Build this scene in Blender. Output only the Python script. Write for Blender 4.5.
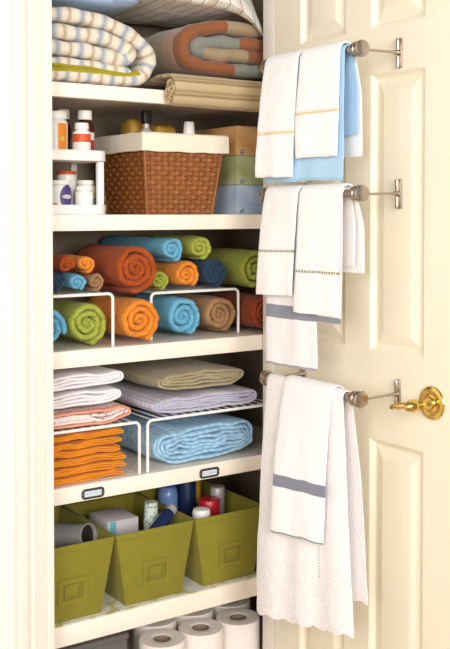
import bpy, bmesh, math, random
from mathutils import Vector, noise
random.seed(7)
PI = math.pi
S = bpy.context.scene
C = S.collection
for o in list(bpy.data.objects):
    bpy.data.objects.remove(o)

# ------------------------------------------------------------------ camera, light, exposure
cam = bpy.data.cameras.new('camera')
co = bpy.data.objects.new('camera', cam); C.objects.link(co)
co.location = (0, 0, 1.30)
co.rotation_euler = (math.radians(88.5), 0, math.radians(-34.2))
cam.sensor_fit = 'VERTICAL'; cam.sensor_height = 36; cam.lens = 1000 / 649 * 36
cam.shift_y = -0.1345
cam.clip_start = 0.05
S.camera = co

w = bpy.data.worlds.new('room_daylight'); S.world = w; w.use_nodes = True
bg = w.node_tree.nodes['Background']
bg.inputs[0].default_value = (1.0, 0.98, 0.96, 1); bg.inputs[1].default_value = 0.30

def area(name, loc, target, sx, sy, power, col):
    l = bpy.data.lights.new(name, 'AREA'); l.shape = 'RECTANGLE'; l.size = sx; l.size_y = sy
    l.energy = power; l.color = col
    o = bpy.data.objects.new(name, l); C.objects.link(o); o.location = loc
    o.rotation_euler = (Vector(target) - Vector(loc)).to_track_quat('-Z', 'Y').to_euler()
    return o
area('window_light', (0.1, -1.9, 1.85), (1.2, 2.0, 1.05), 1.5, 1.5, 114, (1.0, 0.985, 0.972))
area('side_fill_light', (-1.35, -0.35, 1.7), (1.47, 1.5, 1.15), 1.3, 1.6, 50, (1.0, 0.985, 0.972))  # added fill from the left to brighten the open door, not a known window

v = S.view_settings
v.view_transform = 'Standard'; v.look = 'None'; v.gamma = 1.0; v.use_curve_mapping = False
v.exposure = 0.0
S.display_settings.display_device = 'sRGB'

# ------------------------------------------------------------------ materials
def lin(c):
    if isinstance(c, str):
        c = [int(c[i:i + 2], 16) for i in (0, 2, 4)]
    return tuple(((x / 255) / 12.92 if x / 255 <= 0.04045 else ((x / 255 + 0.055) / 1.055) ** 2.4) for x in c) + (1,)

class NT:
    def __init__(s, name, rough=0.6, metal=0.0, sheen=0.0, spec=0.5):
        s.m = bpy.data.materials.new(name); s.m.use_nodes = True
        s.t = s.m.node_tree; s.b = s.t.nodes['Principled BSDF']
        s.b.inputs['Roughness'].default_value = rough; s.b.inputs['Metallic'].default_value = metal
        s.b.inputs['Specular IOR Level'].default_value = spec
        if sheen:
            s.b.inputs['Sheen Weight'].default_value = sheen; s.b.inputs['Sheen Roughness'].default_value = 0.5
    def n(s, typ, **kw):
        nd = s.t.nodes.new(typ)
        for k, val in kw.items(): setattr(nd, k, val)
        return nd
    def link(s, a, b): s.t.links.new(a, b)
    def put(s, sock, val):
        if isinstance(val, bpy.types.NodeSocket): s.link(val, sock)
        else: sock.default_value = val
    def math(s, op, a, b=None, c=None):
        nd = s.n('ShaderNodeMath', operation=op); s.put(nd.inputs[0], a)
        if b is not None: s.put(nd.inputs[1], b)
        if c is not None: s.put(nd.inputs[2], c)
        return nd.outputs[0]
    def uv(s):
        u = s.n('ShaderNodeUVMap'); sp = s.n('ShaderNodeSeparateXYZ'); s.link(u.outputs[0], sp.inputs[0])
        return sp.outputs[0], sp.outputs[1]
    def objc(s): return s.n('ShaderNodeTexCoord').outputs['Object']
    def between(s, x, a, b):
        return s.math('MULTIPLY', s.math('GREATER_THAN', x, a), s.math('LESS_THAN', x, b))
    def mix(s, fac, a, b):
        nd = s.n('ShaderNodeMix', data_type='RGBA'); s.put(nd.inputs['Factor'], fac)
        s.put(nd.inputs['A'], a); s.put(nd.inputs['B'], b); return nd.outputs['Result']
    def noise(s, scale, detail=2, vec=None, rough=0.5):
        nd = s.n('ShaderNodeTexNoise'); nd.inputs['Scale'].default_value = scale; nd.inputs['Detail'].default_value = detail
        nd.inputs['Roughness'].default_value = rough
        s.link(vec if vec else s.objc(), nd.inputs['Vector']); return nd.outputs['Fac']
    def ramp(s, fac, stops, interp='LINEAR'):
        nd = s.n('ShaderNodeValToRGB'); s.put(nd.inputs[0], fac); cr = nd.color_ramp; cr.interpolation = interp
        while len(cr.elements) < len(stops): cr.elements.new(0.5)
        for e, (p, c) in zip(cr.elements, stops): e.position = p; e.color = lin(c)
        return nd.outputs[0]
    def color(s, c): s.put(s.b.inputs['Base Color'], c); return s
    def bump(s, h, strength=0.3, dist=0.002):
        nd = s.n('ShaderNodeBump'); nd.inputs['Strength'].default_value = strength; nd.inputs['Distance'].default_value = dist
        s.link(h, nd.inputs['Height']); s.link(nd.outputs[0], s.b.inputs['Normal']); return s

def plain(name, c, rough=0.5, metal=0.0, var=0.04, scale=30, bump=0.0, spec=0.5):
    t = NT(name, rough, metal, spec=spec)
    nz = t.noise(scale, 3); c0 = lin(c)
    d = tuple(x * (1 - var) for x in c0[:3]) + (1,); l = tuple(min(1, x * (1 + var)) for x in c0[:3]) + (1,)
    t.color(t.mix(nz, d, l))
    if bump: t.bump(t.noise(scale * 6, 2), bump, 0.001)
    return t.m
def terry(name, c, dark=0.62):
    t = NT(name, 0.95, sheen=0.1, spec=0.05); c0 = lin(c)
    nz = t.noise(330, 3); nz2 = t.noise(26, 2)
    f = t.math('ADD', t.math('MULTIPLY', nz, 0.65), t.math('MULTIPLY', nz2, 0.35))
    d = tuple(x * dark for x in c0[:3]) + (1,); l = tuple(min(1, x * 1.25) for x in c0[:3]) + (1,)
    nd = t.n('ShaderNodeMapRange'); t.link(f, nd.inputs[0]); nd.inputs[1].default_value = 0.33; nd.inputs[2].default_value = 0.67
    t.color(t.mix(nd.outputs[0], d, l)).bump(t.noise(420, 2), 0.7, 0.004)
    return t.m
def cotton(name, c, var=0.05, sheen=0.15, bscale=60, bstr=0.25):
    t = NT(name, 0.9, sheen=sheen, spec=0.15); c0 = lin(c)
    d = tuple(x * (1 - var) for x in c0[:3]) + (1,); l = tuple(min(1, x * (1 + var)) for x in c0[:3]) + (1,)
    t.color(t.mix(t.noise(40, 3), d, l)).bump(t.noise(bscale, 3), bstr, 0.004)
    return t.m

M = {}
M['wall'] = plain('wall_paint', 'efe9e0', 0.7, var=0.015, scale=6, bump=0.03)
M['trim'] = plain('cream_trim_gloss', 'eee6d9', 0.35, var=0.015, scale=9)
M['door'] = plain('cream_door_gloss', 'f4ead2', 0.32, var=0.02, scale=7)
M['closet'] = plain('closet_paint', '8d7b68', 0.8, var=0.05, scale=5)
M['shelf'] = plain('shelf_paint', 'f4e9da', 0.4, var=0.03, scale=14)
M['floor'] = plain('floor_carpet', 'b9a284', 0.95, var=0.12, scale=90, bump=0.4)
M['nickel'] = plain('brushed_nickel', 'b8aa9c', 0.32, 1.0, var=0.06, scale=60)
M['brass'] = plain('polished_brass', 'e3c06a', 0.2, 1.0, var=0.04, scale=30)
M['iron'] = plain('dark_label_metal', '55504c', 0.4, 0.8)
t = NT('label_card', 0.8); sp_ = t.n('ShaderNodeSeparateXYZ'); t.link(t.objc(), sp_.inputs[0])
t.color(t.mix(t.math('MULTIPLY', t.between(sp_.outputs[2], 0.6675, 0.6735), t.math('GREATER_THAN', t.noise(420, 1), 0.5)), lin('d3dce3'), lin('b0c1d0'))); M['card'] = t.m
M['ink'] = plain('label_ink', '57718c', 0.8)
M['wire'] = plain('white_coated_wire', 'f4f1ec', 0.3)
M['plastic'] = plain('white_plastic', 'f2efe8', 0.35)
M['plastic2'] = plain('grey_white_plastic', 'cfcac3', 0.4)
M['amber'] = plain('amber_bottle', '4a1f12', 0.15)
M['lab_orange'] = plain('orange_print', 'e98a1c', 0.5)
M['lab_redor'] = plain('red_orange_print', 'd8541f', 0.5)
M['lab_red'] = plain('red_print', 'b81e30', 0.5)
M['lab_white'] = plain('white_print', 'efe9e2', 0.5)
M['lab_purple'] = plain('purple_print', '4a3a7a', 0.5)
M['lab_blue'] = plain('blue_print', '2f7fa3', 0.5)
M['lab_yellow'] = plain('yellow_print', 'd8c13a', 0.5)
M['wicker'] = plain('wicker', '8f5526', 0.5, var=0.45, scale=60, bump=0.3)
M['wicker_core'] = plain('wicker_core', '5c2a12', 0.7, var=0.2)
M['liner'] = cotton('cream_liner', 'eee4cf')
M['bin'] = cotton('olive_canvas', '877f2c', 0.08, 0.1, 300, 0.25)
M['roll'] = cotton('tissue_paper', 'ece4dc', 0.02, 0.0, 200, 0.3)
M['tube'] = plain('cardboard_tube', '8a7762', 0.9)
M['greybox'] = plain('dark_grey_card', '67625e', 0.7)
M['steel'] = plain('silver_plastic', 'b0adab', 0.35, 0.15)
M['black'] = plain('black_plastic', '1c1b1c', 0.35)
M['navy_pl'] = plain('navy_plastic', '1d2c55', 0.3)
M['blue_pl'] = plain('blue_plastic', '2b4fa0', 0.25)
M['blue_clear'] = plain('pale_blue_plastic', '6f8fc4', 0.25)
M['red_pl'] = plain('red_plastic', 'b3202a', 0.3)
M['yellow_pl'] = plain('yellow_packet', 'd8a11c', 0.5)
M['ochre'] = plain('ochre_packet', 'a8812a', 0.6, var=0.2, scale=40)
M['teal'] = plain('turquoise_print', '66b5bd', 0.5)
M['carton'] = plain('pale_carton', 'c9c3c4', 0.6)

COL = {'rust': 'b2521f', 'orange': 'f79030', 'green': 'a9b048', 'blue': '6fb4d2', 'navy': '2c4259', 'tan': 'a87f58', 'darkrust': '9a4524'}
for k, c in COL.items(): M['t_' + k] = terry('terry_' + k, c)

# striped quilt
t = NT('striped_quilt', 0.9, sheen=0.2, spec=0.1); u, vv = t.uv()
f = t.math('FRACT', t.math('DIVIDE', u, 0.056))
wv = t.math('ADD', f, t.math('MULTIPLY', t.math('SUBTRACT', t.noise(90, 2), 0.5), 0.12))
base = t.ramp(wv, [(0, 'e2d8c4'), (0.2, '93a0b3'), (0.38, 'ddd3c0'), (0.52, 'e4dac8'), (0.66, 'b79f84'), (0.8, 'e0d6c3')])
t.color(base).bump(t.noise(70, 3), 0.5, 0.006); M['quilt'] = t.m
M['olive'] = cotton('olive_lining', 'a3961f', 0.12, 0.2, 40, 0.5)
M['bluepillow'] = cotton('dusty_blue', 'a3b6d0', 0.04)
# pinstriped pillow
t = NT('pinstripe_ticking', 0.9, sheen=0.2, spec=0.1); u, vv = t.uv()
f = t.math('FRACT', t.math('DIVIDE', u, 0.036)); c1 = t.between(f, 0.40, 0.50)
f2 = t.math('FRACT', t.math('DIVIDE', u, 0.072)); c2 = t.between(f2, 0.55, 0.75)
b0 = t.mix(t.math('MULTIPLY', c2, 0.45), lin('efe9dd'), lin('d9c3a2'))
t.color(t.mix(t.math('MULTIPLY', c1, 0.7), b0, lin('6f7688'))).bump(t.noise(35, 3), 0.4, 0.008); M['ticking'] = t.m
# patchwork comforter: cross bands along its length and patches around it
t = NT('patchwork_comforter', 0.85, sheen=0.25, spec=0.1); u, vv = t.uv()
vb = t.math('DIVIDE', vv, 0.34)
side = t.ramp(vb, [(0, '8f5a3a'), (0.10, 'b58d76'), (0.26, '9c8c72'), (0.36, '8d8672'), (0.46, 'aa9474'), (0.6, '8a7e6a'), (0.75, 'a59174')], 'CONSTANT')
pu = t.math('FRACT', t.math('DIVIDE', u, 0.95))
end = t.ramp(pu, [(0, 'a08a6c'), (0.13, '8f5838'), (0.46, '83857a'), (0.60, 'a08a68'), (0.70, '8f5838'), (0.84, '83857a')], 'CONSTANT')
isend = t.math('LESS_THAN', vv, 0.032)
fine = t.math('MULTIPLY', t.math('LESS_THAN', t.math('FRACT', t.math('DIVIDE', vv, 0.011)), 0.2), 0.3)
side = t.mix(fine, side, lin('6f604c'))
t.color(t.mix(isend, side, end)).bump(t.noise(45, 3), 0.45, 0.008); M['comforter'] = t.m
# tan striped blanket
t = NT('tan_striped_blanket', 0.95, sheen=0.2, spec=0.1); u, vv = t.uv()
f = t.math('FRACT', t.math('DIVIDE', u, 0.03))
t.color(t.ramp(f, [(0, 'bda67e'), (0.40, 'c4ae88'), (0.55, '8b734f'), (0.68, 'b79f78'), (0.82, '9c835d'), (1, 'bda67e')])).bump(t.noise(300, 2), 0.4, 0.003); M['tanblanket'] = t.m
# sheets
M['white_sheet'] = cotton('white_sheet', 'efe8ea', 0.02, 0.1, 45, 0.5)
t = NT('coral_floral_sheet', 0.9, spec=0.15); u, vv = t.uv()
vo = t.n('ShaderNodeTexVoronoi'); vo.inputs['Scale'].default_value = 75; t.link(t.objc(), vo.inputs['Vector'])
spot = t.math('LESS_THAN', vo.outputs['Distance'], 0.28)
band = t.math('MULTIPLY', t.math('LESS_THAN', u, 0.53), t.math('LESS_THAN', vv, 0.02)); band = t.math('MULTIPLY', band, t.math('ADD', 0.45, t.noise(120, 2)))
c0 = t.mix(t.math('MULTIPLY', spot, 0.75), lin('efe0da'), lin('b98277'))
t.color(t.mix(band, c0, lin('df9a80'))).bump(t.noise(50, 3), 0.4, 0.005); M['coral'] = t.m
t = NT('olive_weave_sheet', 0.9, sheen=0.15, spec=0.1); n1 = t.noise(160, 3)
t.color(t.mix(n1, lin('94876a'), lin('bdb08c'))).bump(t.noise(60, 3), 0.6, 0.006); M['olivesheet'] = t.m
t = NT('lavender_striped_sheet', 0.9, spec=0.15); u, vv = t.uv()
f = t.math('FRACT', t.math('DIVIDE', u, 0.014)); g = t.math('FRACT', t.math('DIVIDE', vv, 0.018))
ln = t.math('MAXIMUM', t.math('LESS_THAN', f, 0.24), t.math('LESS_THAN', g, 0.16))
t.color(t.mix(t.math('MULTIPLY', ln, 0.5), lin('e2dde6'), lin('8f95b4'))).bump(t.noise(60, 3), 0.5, 0.005); M['lavsheet'] = t.m
t = NT('pale_blue_gingham', 0.9, spec=0.15); u, vv = t.uv()
f = t.math('FRACT', t.math('DIVIDE', u, 0.022)); g = t.math('FRACT', t.math('DIVIDE', vv, 0.022))
ln = t.math('MULTIPLY', t.math('ADD', t.math('LESS_THAN', f, 0.5), t.math('LESS_THAN', g, 0.5)), 0.3)
t.color(t.mix(ln, lin('b9d9ea'), lin('7fb0d4'))).bump(t.noise(55, 3), 0.5, 0.006); M['bluesheet'] = t.m
M['napkin'] = cotton('orange_napkin', 'eb961b', 0.08, 0.1, 60, 0.5)
# liner paper on the bin shelf
t = NT('floral_liner_paper', 0.6)
t.color(t.ramp(t.noise(38, 1), [(0.0, 'c3bf78'), (0.40, 'd0cc93'), (0.46, 'efe9dc'), (1, 'f3ecdf')])); M['linerpaper'] = t.m

def towelmat(name, base, bands, dots=False, lace=False):
    t = NT(name, 0.92, sheen=0.2, spec=0.1); u, vv = t.uv(); c = lin(base)
    for a, b, col, k in bands:
        m = t.between(vv, a, b)
        if dots: m = t.math('MULTIPLY', m, t.math('LESS_THAN', t.math('FRACT', t.math('DIVIDE', u, 0.0075)), 0.68))
        c = t.mix(t.math('MULTIPLY', m, k), c, lin(col))
    if lace:
        vo = t.n('ShaderNodeTexVoronoi'); vo.inputs['Scale'].default_value = 210; t.link(t.objc(), vo.inputs['Vector'])
        m = t.math('MULTIPLY', t.math('LESS_THAN', vo.outputs['Distance'], 0.25), t.math('LESS_THAN', vv, 0.13))
        c = t.mix(t.math('MULTIPLY', m, 0.5), c, lin('c4b2ae'))
        dl = t.math('MULTIPLY', t.between(u, 0.078, 0.083), t.between(vv, 0.11, 0.36))
        dl = t.math('MULTIPLY', dl, t.math('LESS_THAN', t.math('FRACT', t.math('DIVIDE', vv, 0.007)), 0.5))
        c = t.mix(t.math('MULTIPLY', dl, 0.5), c, lin('9a8f8c'))
        t.color(c).bump(vo.outputs['Distance'], 0.35, 0.003)
    else:
        t.color(c).bump(t.noise(50, 3), 0.25, 0.004)
    return t.m

# ------------------------------------------------------------------ mesh helpers
def finish(me, ang=40):
    for p in me.polygons: p.use_smooth = True
    me.set_sharp_from_angle(angle=math.radians(ang))
    return me
def obj(name, me, mat, parent=None, ang=40):
    if isinstance(me, bmesh.types.BMesh):
        bm = me; me = bpy.data.meshes.new(name)
        bmesh.ops.recalc_face_normals(bm, faces=bm.faces[:]); bm.to_mesh(me); bm.free(); finish(me, ang)
    o = bpy.data.objects.new(name, me); C.objects.link(o)
    if len(me.materials) == 0:
        for m in (mat if isinstance(mat, (list, tuple)) else [mat]): me.materials.append(M[m] if isinstance(m, str) else m)
    if parent: o.parent = parent
    return o
def thing(name, label, cat, loc=(0, 0, 0), group=None, rz=0):
    o = bpy.data.objects.new(name, None); C.objects.link(o); o.location = loc; o.rotation_euler.z = rz
    o.empty_display_size = 0.02
    return tag(o, label, cat, group)
def tag(o, label, cat, group=None):
    o['label'] = label; o['category'] = cat
    if group: o['group'] = group
    return o
def struct(o): o['kind'] = 'structure'; return o
def box(x0, x1, y0, y1, z0, z1, bev=0.0, seg=2, bm=None):
    bm = bm or bmesh.new()
    vs = [bm.verts.new((x, y, z)) for x in (x0, x1) for y in (y0, y1) for z in (z0, z1)]
    fs = [(0, 1, 3, 2), (4, 6, 7, 5), (0, 4, 5, 1), (2, 3, 7, 6), (0, 2, 6, 4), (1, 5, 7, 3)]
    faces = [bm.faces.new([vs[i] for i in f]) for f in fs]
    if bev:
        es = list({e for f in faces for e in f.edges})
        bmesh.ops.bevel(bm, geom=es, offset=bev, segments=seg, profile=0.5, affect='EDGES')
    return bm
def catmull(pts, n=8):
    out = []
    P = [pts[0]] + list(pts) + [pts[-1]]
    for i in range(1, len(P) - 2):
        p0, p1, p2, p3 = [Vector(q) for q in P[i - 1:i + 3]]
        for k in range(n):
            t = k / n
            out.append(0.5 * ((2 * p1) + (p2 - p0) * t + (2 * p0 - 5 * p1 + 4 * p2 - p3) * t * t + (3 * p1 - p0 - 3 * p2 + p3) * t ** 3))
    out.append(Vector(pts[-1])); return out
def tube(path, r, seg=8, bm=None, cap=True):
    bm = bm or bmesh.new(); path = [Vector(p) for p in path]; rings = []; up = None
    for i, p in enumerate(path):
        d = (path[min(i + 1, len(path) - 1)] - path[max(i - 1, 0)]).normalized()
        if up is None: up = Vector((0, 0, 1)) if abs(d.z) < 0.9 else Vector((1, 0, 0))
        a = d.cross(up).normalized(); b = a.cross(d).normalized(); up = b
        rr = r[i] if isinstance(r, (list, tuple)) else r
        rings.append([bm.verts.new(p + a * rr * math.cos(2 * PI * k / seg) + b * rr * math.sin(2 * PI * k / seg)) for k in range(seg)])
    for A, B in zip(rings, rings[1:]):
        for k in range(seg): bm.faces.new((A[k], A[(k + 1) % seg], B[(k + 1) % seg], B[k]))
    if cap: bm.faces.new(rings[0]); bm.faces.new(rings[-1][::-1])
    return bm
def lathe(prof, seg=24, axis='Z', origin=(0, 0, 0), bm=None):
    bm = bm or bmesh.new(); rings = []; ox, oy, oz = origin
    def pt(r, h, a):
        c, s = r * math.cos(a), r * math.sin(a)
        return {'Z': (ox + c, oy + s, oz + h), 'Y': (ox + c, oy + h, oz + s), 'X': (ox + h, oy + c, oz + s)}[axis]
    for r, h in prof:
        rings.append([bm.verts.new(pt(max(r, 1e-5), h, 2 * PI * k / seg)) for k in range(seg)])
    for A, B in zip(rings, rings[1:]):
        for k in range(seg): bm.faces.new((A[k], A[(k + 1) % seg], B[(k + 1) % seg], B[k]))
    bm.faces.new(rings[0][::-1]); bm.faces.new(rings[-1])
    return bm
def patch(r, a0, a1, z0, z1, seg=10, oval=False, th=0.0006):
    """thin curved label wrapped on a cylinder of radius r"""
    bm = bmesh.new(); rows = 9 if oval else 2; R = r + th
    grid = []
    for j in range(rows):
        tz = j / (rows - 1); z = z0 + (z1 - z0) * tz; k = 1.0
        if oval: k = max(0.08, math.sqrt(max(0, 1 - (2 * tz - 1) ** 2)))
        mid = (a0 + a1) / 2; h = (a1 - a0) / 2 * k
        grid.append([bm.verts.new((R * math.cos(mid - h + 2 * h * i / seg), R * math.sin(mid - h + 2 * h * i / seg), z)) for i in range(seg + 1)])
    for A, B in zip(grid, grid[1:]):
        for i in range(seg): bm.faces.new((A[i], A[i + 1], B[i + 1], B[i]))
    return bm
def nz(x, y, z, s): return noise.noise(Vector((x * s, y * s, z * s)))

def ribbon(paths, t, d0, d1, axis='Y', nd=10, lip=0.012, wob=0.002, wobs=14, inner_mat=None, puff=None, seed=0.0, bm=None):
    """cloth layers: 2-D centre lines in the end plane, thickness t, run from depth d0 to d1 with rounded lips; UV = (arc length, depth) in metres"""
    bm = bm or bmesh.new(); uvl = bm.loops.layers.uv.verify()
    if not isinstance(paths[0], list): paths = [paths]
    L = d1 - d0
    st = [(0, 0.25), (lip * 0.2, 0.68), (lip * 0.55, 0.9), (lip, 1.0)]
    st += [(lip + (L - 2 * lip) * k / nd, 1.0) for k in range(1, nd)] + [(L - lip, 1.0), (L - lip * 0.3, 0.75), (L, 0.3)]
    arc0 = 0.0
    for pi_, path in enumerate(paths):
        pts = [Vector((p[0], p[1])) for p in path]; n = len(pts)
        arc = [arc0]
        for a, b in zip(pts, pts[1:]): arc.append(arc[-1] + (b - a).length)
        arc0 = arc[-1] + 0.03
        nor = []
        for i in range(n):
            d = pts[min(i + 1, n - 1)] - pts[max(i - 1, 0)]
            d = d.normalized() if d.length > 1e-9 else Vector((1, 0)); nor.append(Vector((-d.y, d.x)))
        tot = arc[-1] - arc[0]
        def es(i):
            e = min(arc[i] - arc[0], arc[-1] - arc[i]) / (t * 0.5)
            return math.sqrt(max(0.06, 1 - (1 - min(1, e)) ** 2))
        V = []; 
        for j, (d, s) in enumerate(st):
            ro = []; ri = []
            for i in range(n):
                h = t * 0.5 * s * es(i)
                if puff: h *= 1 + puff * math.sin(arc[i] * 2 * PI / 0.075) * math.sin(d * 2 * PI / 0.075 + 0.8)
                p = pts[i]
                w1 = wob * nz(p.x + seed, p.y * 2, d * 0.6 + seed, wobs); w2 = wob * nz(p.x * 1.3 + 7 + seed, p.y * 2, d * 0.6, wobs)
                wd = wob * 1.6 * nz(p.x + 3 + seed, p.y * 3, 1.0, wobs * 1.6) if j < 4 else 0
                for lst, sg in ((ro, 1), (ri, -1)):
                    q = p + nor[i] * h * sg
                    a, b, dd = q.x + w1, q.y + w2, d0 + d + wd
                    lst.append(bm.verts.new((a, dd, b) if axis == 'Y' else (dd, a, b)))
            V.append((ro, ri))
        def face(vs, uvs, mi=0):
            f = bm.faces.new(vs); f.material_index = mi
            for lp, q in zip(f.loops, uvs): lp[uvl].uv = q
        im = inner_mat[pi_] if isinstance(inner_mat, (list, tuple)) else (inner_mat or 0)
        for j in range(len(st) - 1):
            da, db = st[j][0], st[j + 1][0]
            for i in range(n - 1):
                uq = [(arc[i], da), (arc[i + 1], da), (arc[i + 1], db), (arc[i], db)]
                for side, mi in ((0, 0), (1, im)):
                    A, B = V[j][side], V[j + 1][side]
                    face((A[i], A[i + 1], B[i + 1], B[i]), uq, mi(i / n) if callable(mi) else mi)
            for i in (0, n - 1):
                face((V[j][0][i], V[j][1][i], V[j + 1][1][i], V[j + 1][0][i]), [(arc[i], da)] * 2 + [(arc[i], db)] * 2)
        for j in (0, len(st) - 1):
            for i in range(n - 1):
                face((V[j][0][i], V[j][0][i + 1], V[j][1][i + 1], V[j][1][i]), [(arc[i], st[j][0]), (arc[i + 1], st[j][0]), (arc[i + 1], st[j][0]), (arc[i], st[j][0])])
    return bm

def spiral(cx, cz, a, b, pitch, turns, n=2.0, start=-0.5 * PI, cw=False, per=44, jit=0.0, seed=0, floor=None):
    """centre line of a rolled / wrapped cloth, outside to inside; a, b are OUTER half sizes"""
    pts = []; N = int(turns * per)
    for i in range(N + 1):
        th = 2 * PI * turns * i / N; k = th / (2 * PI) * pitch + pitch / 2
        ra, rb = max(a - k, pitch * 0.25), max(b - k, pitch * 0.2)
        ang = start + (-th if cw else th)
        c, s = math.cos(ang), math.sin(ang)
        x = ra * math.copysign(abs(c) ** (2 / n), c); z = rb * math.copysign(abs(s) ** (2 / n), s)
        j = jit * nz(math.cos(ang) * 1.5 + seed, math.sin(ang) * 1.5, th * 0.2 + seed, 1.0)
        pts.append((cx + x * (1 + j), cz + z * (1 + j)))
    return pts
def zigzag(x0, x1, z0, t, layers, seed=0, amp=0.0, ragged=0.004):
    pts = []; step = t * 1.06; rnd = random.Random(seed)
    for k in range(layers):
        z = z0 + t / 2 + k * step; xr = x1 - t - rnd.random() * ragged; xl = x0 + t
        xs = [xl + (xr - xl) * i / 12 for i in range(13)]
        if k % 2: xs = xs[::-1]
        for x in xs: pts.append((x, z + amp * nz(x, seed, 0, 22)))
        if k < layers - 1:
            e = xs[-1]; sg = 1 if k % 2 == 0 else -1
            for q in (0.2, 0.5, 0.8):
                pts.append((e + sg * step * 0.55 * math.sin(q * PI), z + step * (1 - math.cos(q * PI)) / 2 + amp * nz(e, seed, 0, 22)))
    return pts

# ------------------------------------------------------------------ the room shell and the closet
XL, XR, XI = 0.886, 1.4704, 1.66
OL = 0.842                                   # inside left wall of the closet
YC, YW, YB, TOP = 1.9475, 1.966, 2.42, 2.03  # casing face, wall face, closet back, opening head
def slab(name, *a, mat='wall'): return struct(obj(name, box(*a), mat))
slab('floor', -2.5, 3.2, -2.5, 2.5, -0.05, 0.0, mat='floor')
slab('wall_front_left', -2.5, XL - 0.004, YW, 1.997, 0, 2.5)
slab('wall_front_right', XR + 0.004, 3.2, YW, 1.997, 0, 2.5)
slab('wall_front_head', XL - 0.004, XR + 0.004, YW, 1.997, TOP, 2.5)
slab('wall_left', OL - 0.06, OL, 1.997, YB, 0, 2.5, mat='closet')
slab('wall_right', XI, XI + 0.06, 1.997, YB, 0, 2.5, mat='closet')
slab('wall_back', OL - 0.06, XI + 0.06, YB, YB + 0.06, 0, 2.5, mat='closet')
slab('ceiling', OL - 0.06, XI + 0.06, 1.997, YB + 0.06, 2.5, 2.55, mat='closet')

# casing profile (distance from the opening edge, projection from the wall)
prof = [(0, 0.0), (0, 0.008), (0.002, 0.0105), (0.010, 0.0115), (0.0135, 0.0095), (0.017, 0.0115), (0.022, 0.0125), (0.040, 0.0135),
        (0.045, 0.0155), (0.049, 0.0125), (0.053, 0.0125), (0.058, 0.0165), (0.064, 0.0185), (0.078, 0.0185), (0.084, 0.0165), (0.085, 0.0)]
def casing(name, side, z1):
    bm = bmesh.new(); rows = []
    for z in (0.0, z1):
        rows.append([bm.verts.new(((XL - d) if side < 0 else (XR + 0.006 + d), YW - 0.0004 - h, z)) for d, h in prof])
    n = len(prof)
    for i in range(n): bm.faces.new((rows[0][i], rows[0][(i + 1) % n], rows[1][(i + 1) % n], rows[1][i]))
    bm.faces.new(rows[0]); bm.faces.new(rows[1][::-1])
    return struct(obj(name, bm, 'trim', ang=25))
casing('trim_1', -1, TOP); casing('trim_2', 1, TOP)
bm = bmesh.new(); rows = []
for x in (XL - 0.085, XR + 0.091): rows.append([bm.verts.new((x, YW - 0.0004 - h, TOP + 0.0005 + d)) for d, h in prof])
for i in range(len(prof)): bm.faces.new((rows[0][i], rows[0][(i + 1) % len(prof)], rows[1][(i + 1) % len(prof)], rows[1][i]))
bm.faces.new(rows[0]); bm.faces.new(rows[1][::-1]); struct(obj('trim_3', bm, 'trim', ang=25))
struct(obj('trim_4', box(XL - 0.0035, XL, YC + 0.004, 1.9965, 0, TOP), 'trim'))       # jamb linings
struct(obj('trim_5', box(XR, XR + 0.0035, YC + 0.001, 1.9965, 0, TOP, 0.001), 'trim'))
struct(obj('baseboard_left', box(-2.5, XL - 0.087, YW - 0.014, YW - 0.0005, 0, 0.11, 0.004), 'trim'))

# ------------------------------------------------------------------ the six-panel door, open at a right angle
DX0, DX1 = XR + 0.0, XR + 0.035
Y_H, Y_F = 1.9455, 1.3555
door = struct(obj('door_1', box(DX0 + 0.010, DX1, Y_F + 0.001, Y_H - 0.001, 0.012, 2.018), 'door'))
ycuts = [(1.8487, 1.688), (1.6065, 1.446)]
zcuts = [(0.24, 0.81), (1.00, 1.592), (1.69, 1.915)]
def dpart(name, y0, y1, z0, z1): return obj(name, box(DX0, DX0 + 0.0105, min(y0, y1), max(y0, y1), z0, z1), 'door', door)
dpart('stile', Y_H, ycuts[0][0], 0.01, 2.02); dpart('stile', ycuts[1][1], Y_F, 0.01, 2.02)
for z0, z1 in ((0.01, zcuts[0][0]), (zcuts[0][1], zcuts[1][0]), (zcuts[1][1], zcuts[2][0]), (zcuts[2][1], 2.02)):
    dpart('rail', ycuts[0][0], ycuts[1][1], z0, z1)
for z0, z1 in zcuts: dpart('mullion', ycuts[0][1], ycuts[1][0], z0, z1)
for ya, yb in ycuts:
    for z0, z1 in zcuts:
        bm = bmesh.new(); loops = []
        for ins, dep in ((0.0, 0.0), (0.003, 0.0025), (0.008, 0.0075), (0.012, 0.0095), (0.016, 0.0095), (0.038, 0.0020), (0.040, 0.0016)):
            a, b, c, d = yb + ins, ya - ins, z0 + ins, z1 - ins
            loops.append([bm.verts.new((DX0 + dep, y, z)) for y, z in ((a, c), (b, c), (b, d), (a, d))])
        for A, B in zip(loops, loops[1:]):
            for k in range(4): bm.faces.new((A[k], A[(k + 1) % 4], B[(k + 1) % 4], B[k]))
        bm.faces.new(loops[-1])
        obj('panel', bm, 'door', door, ang=12)
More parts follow.
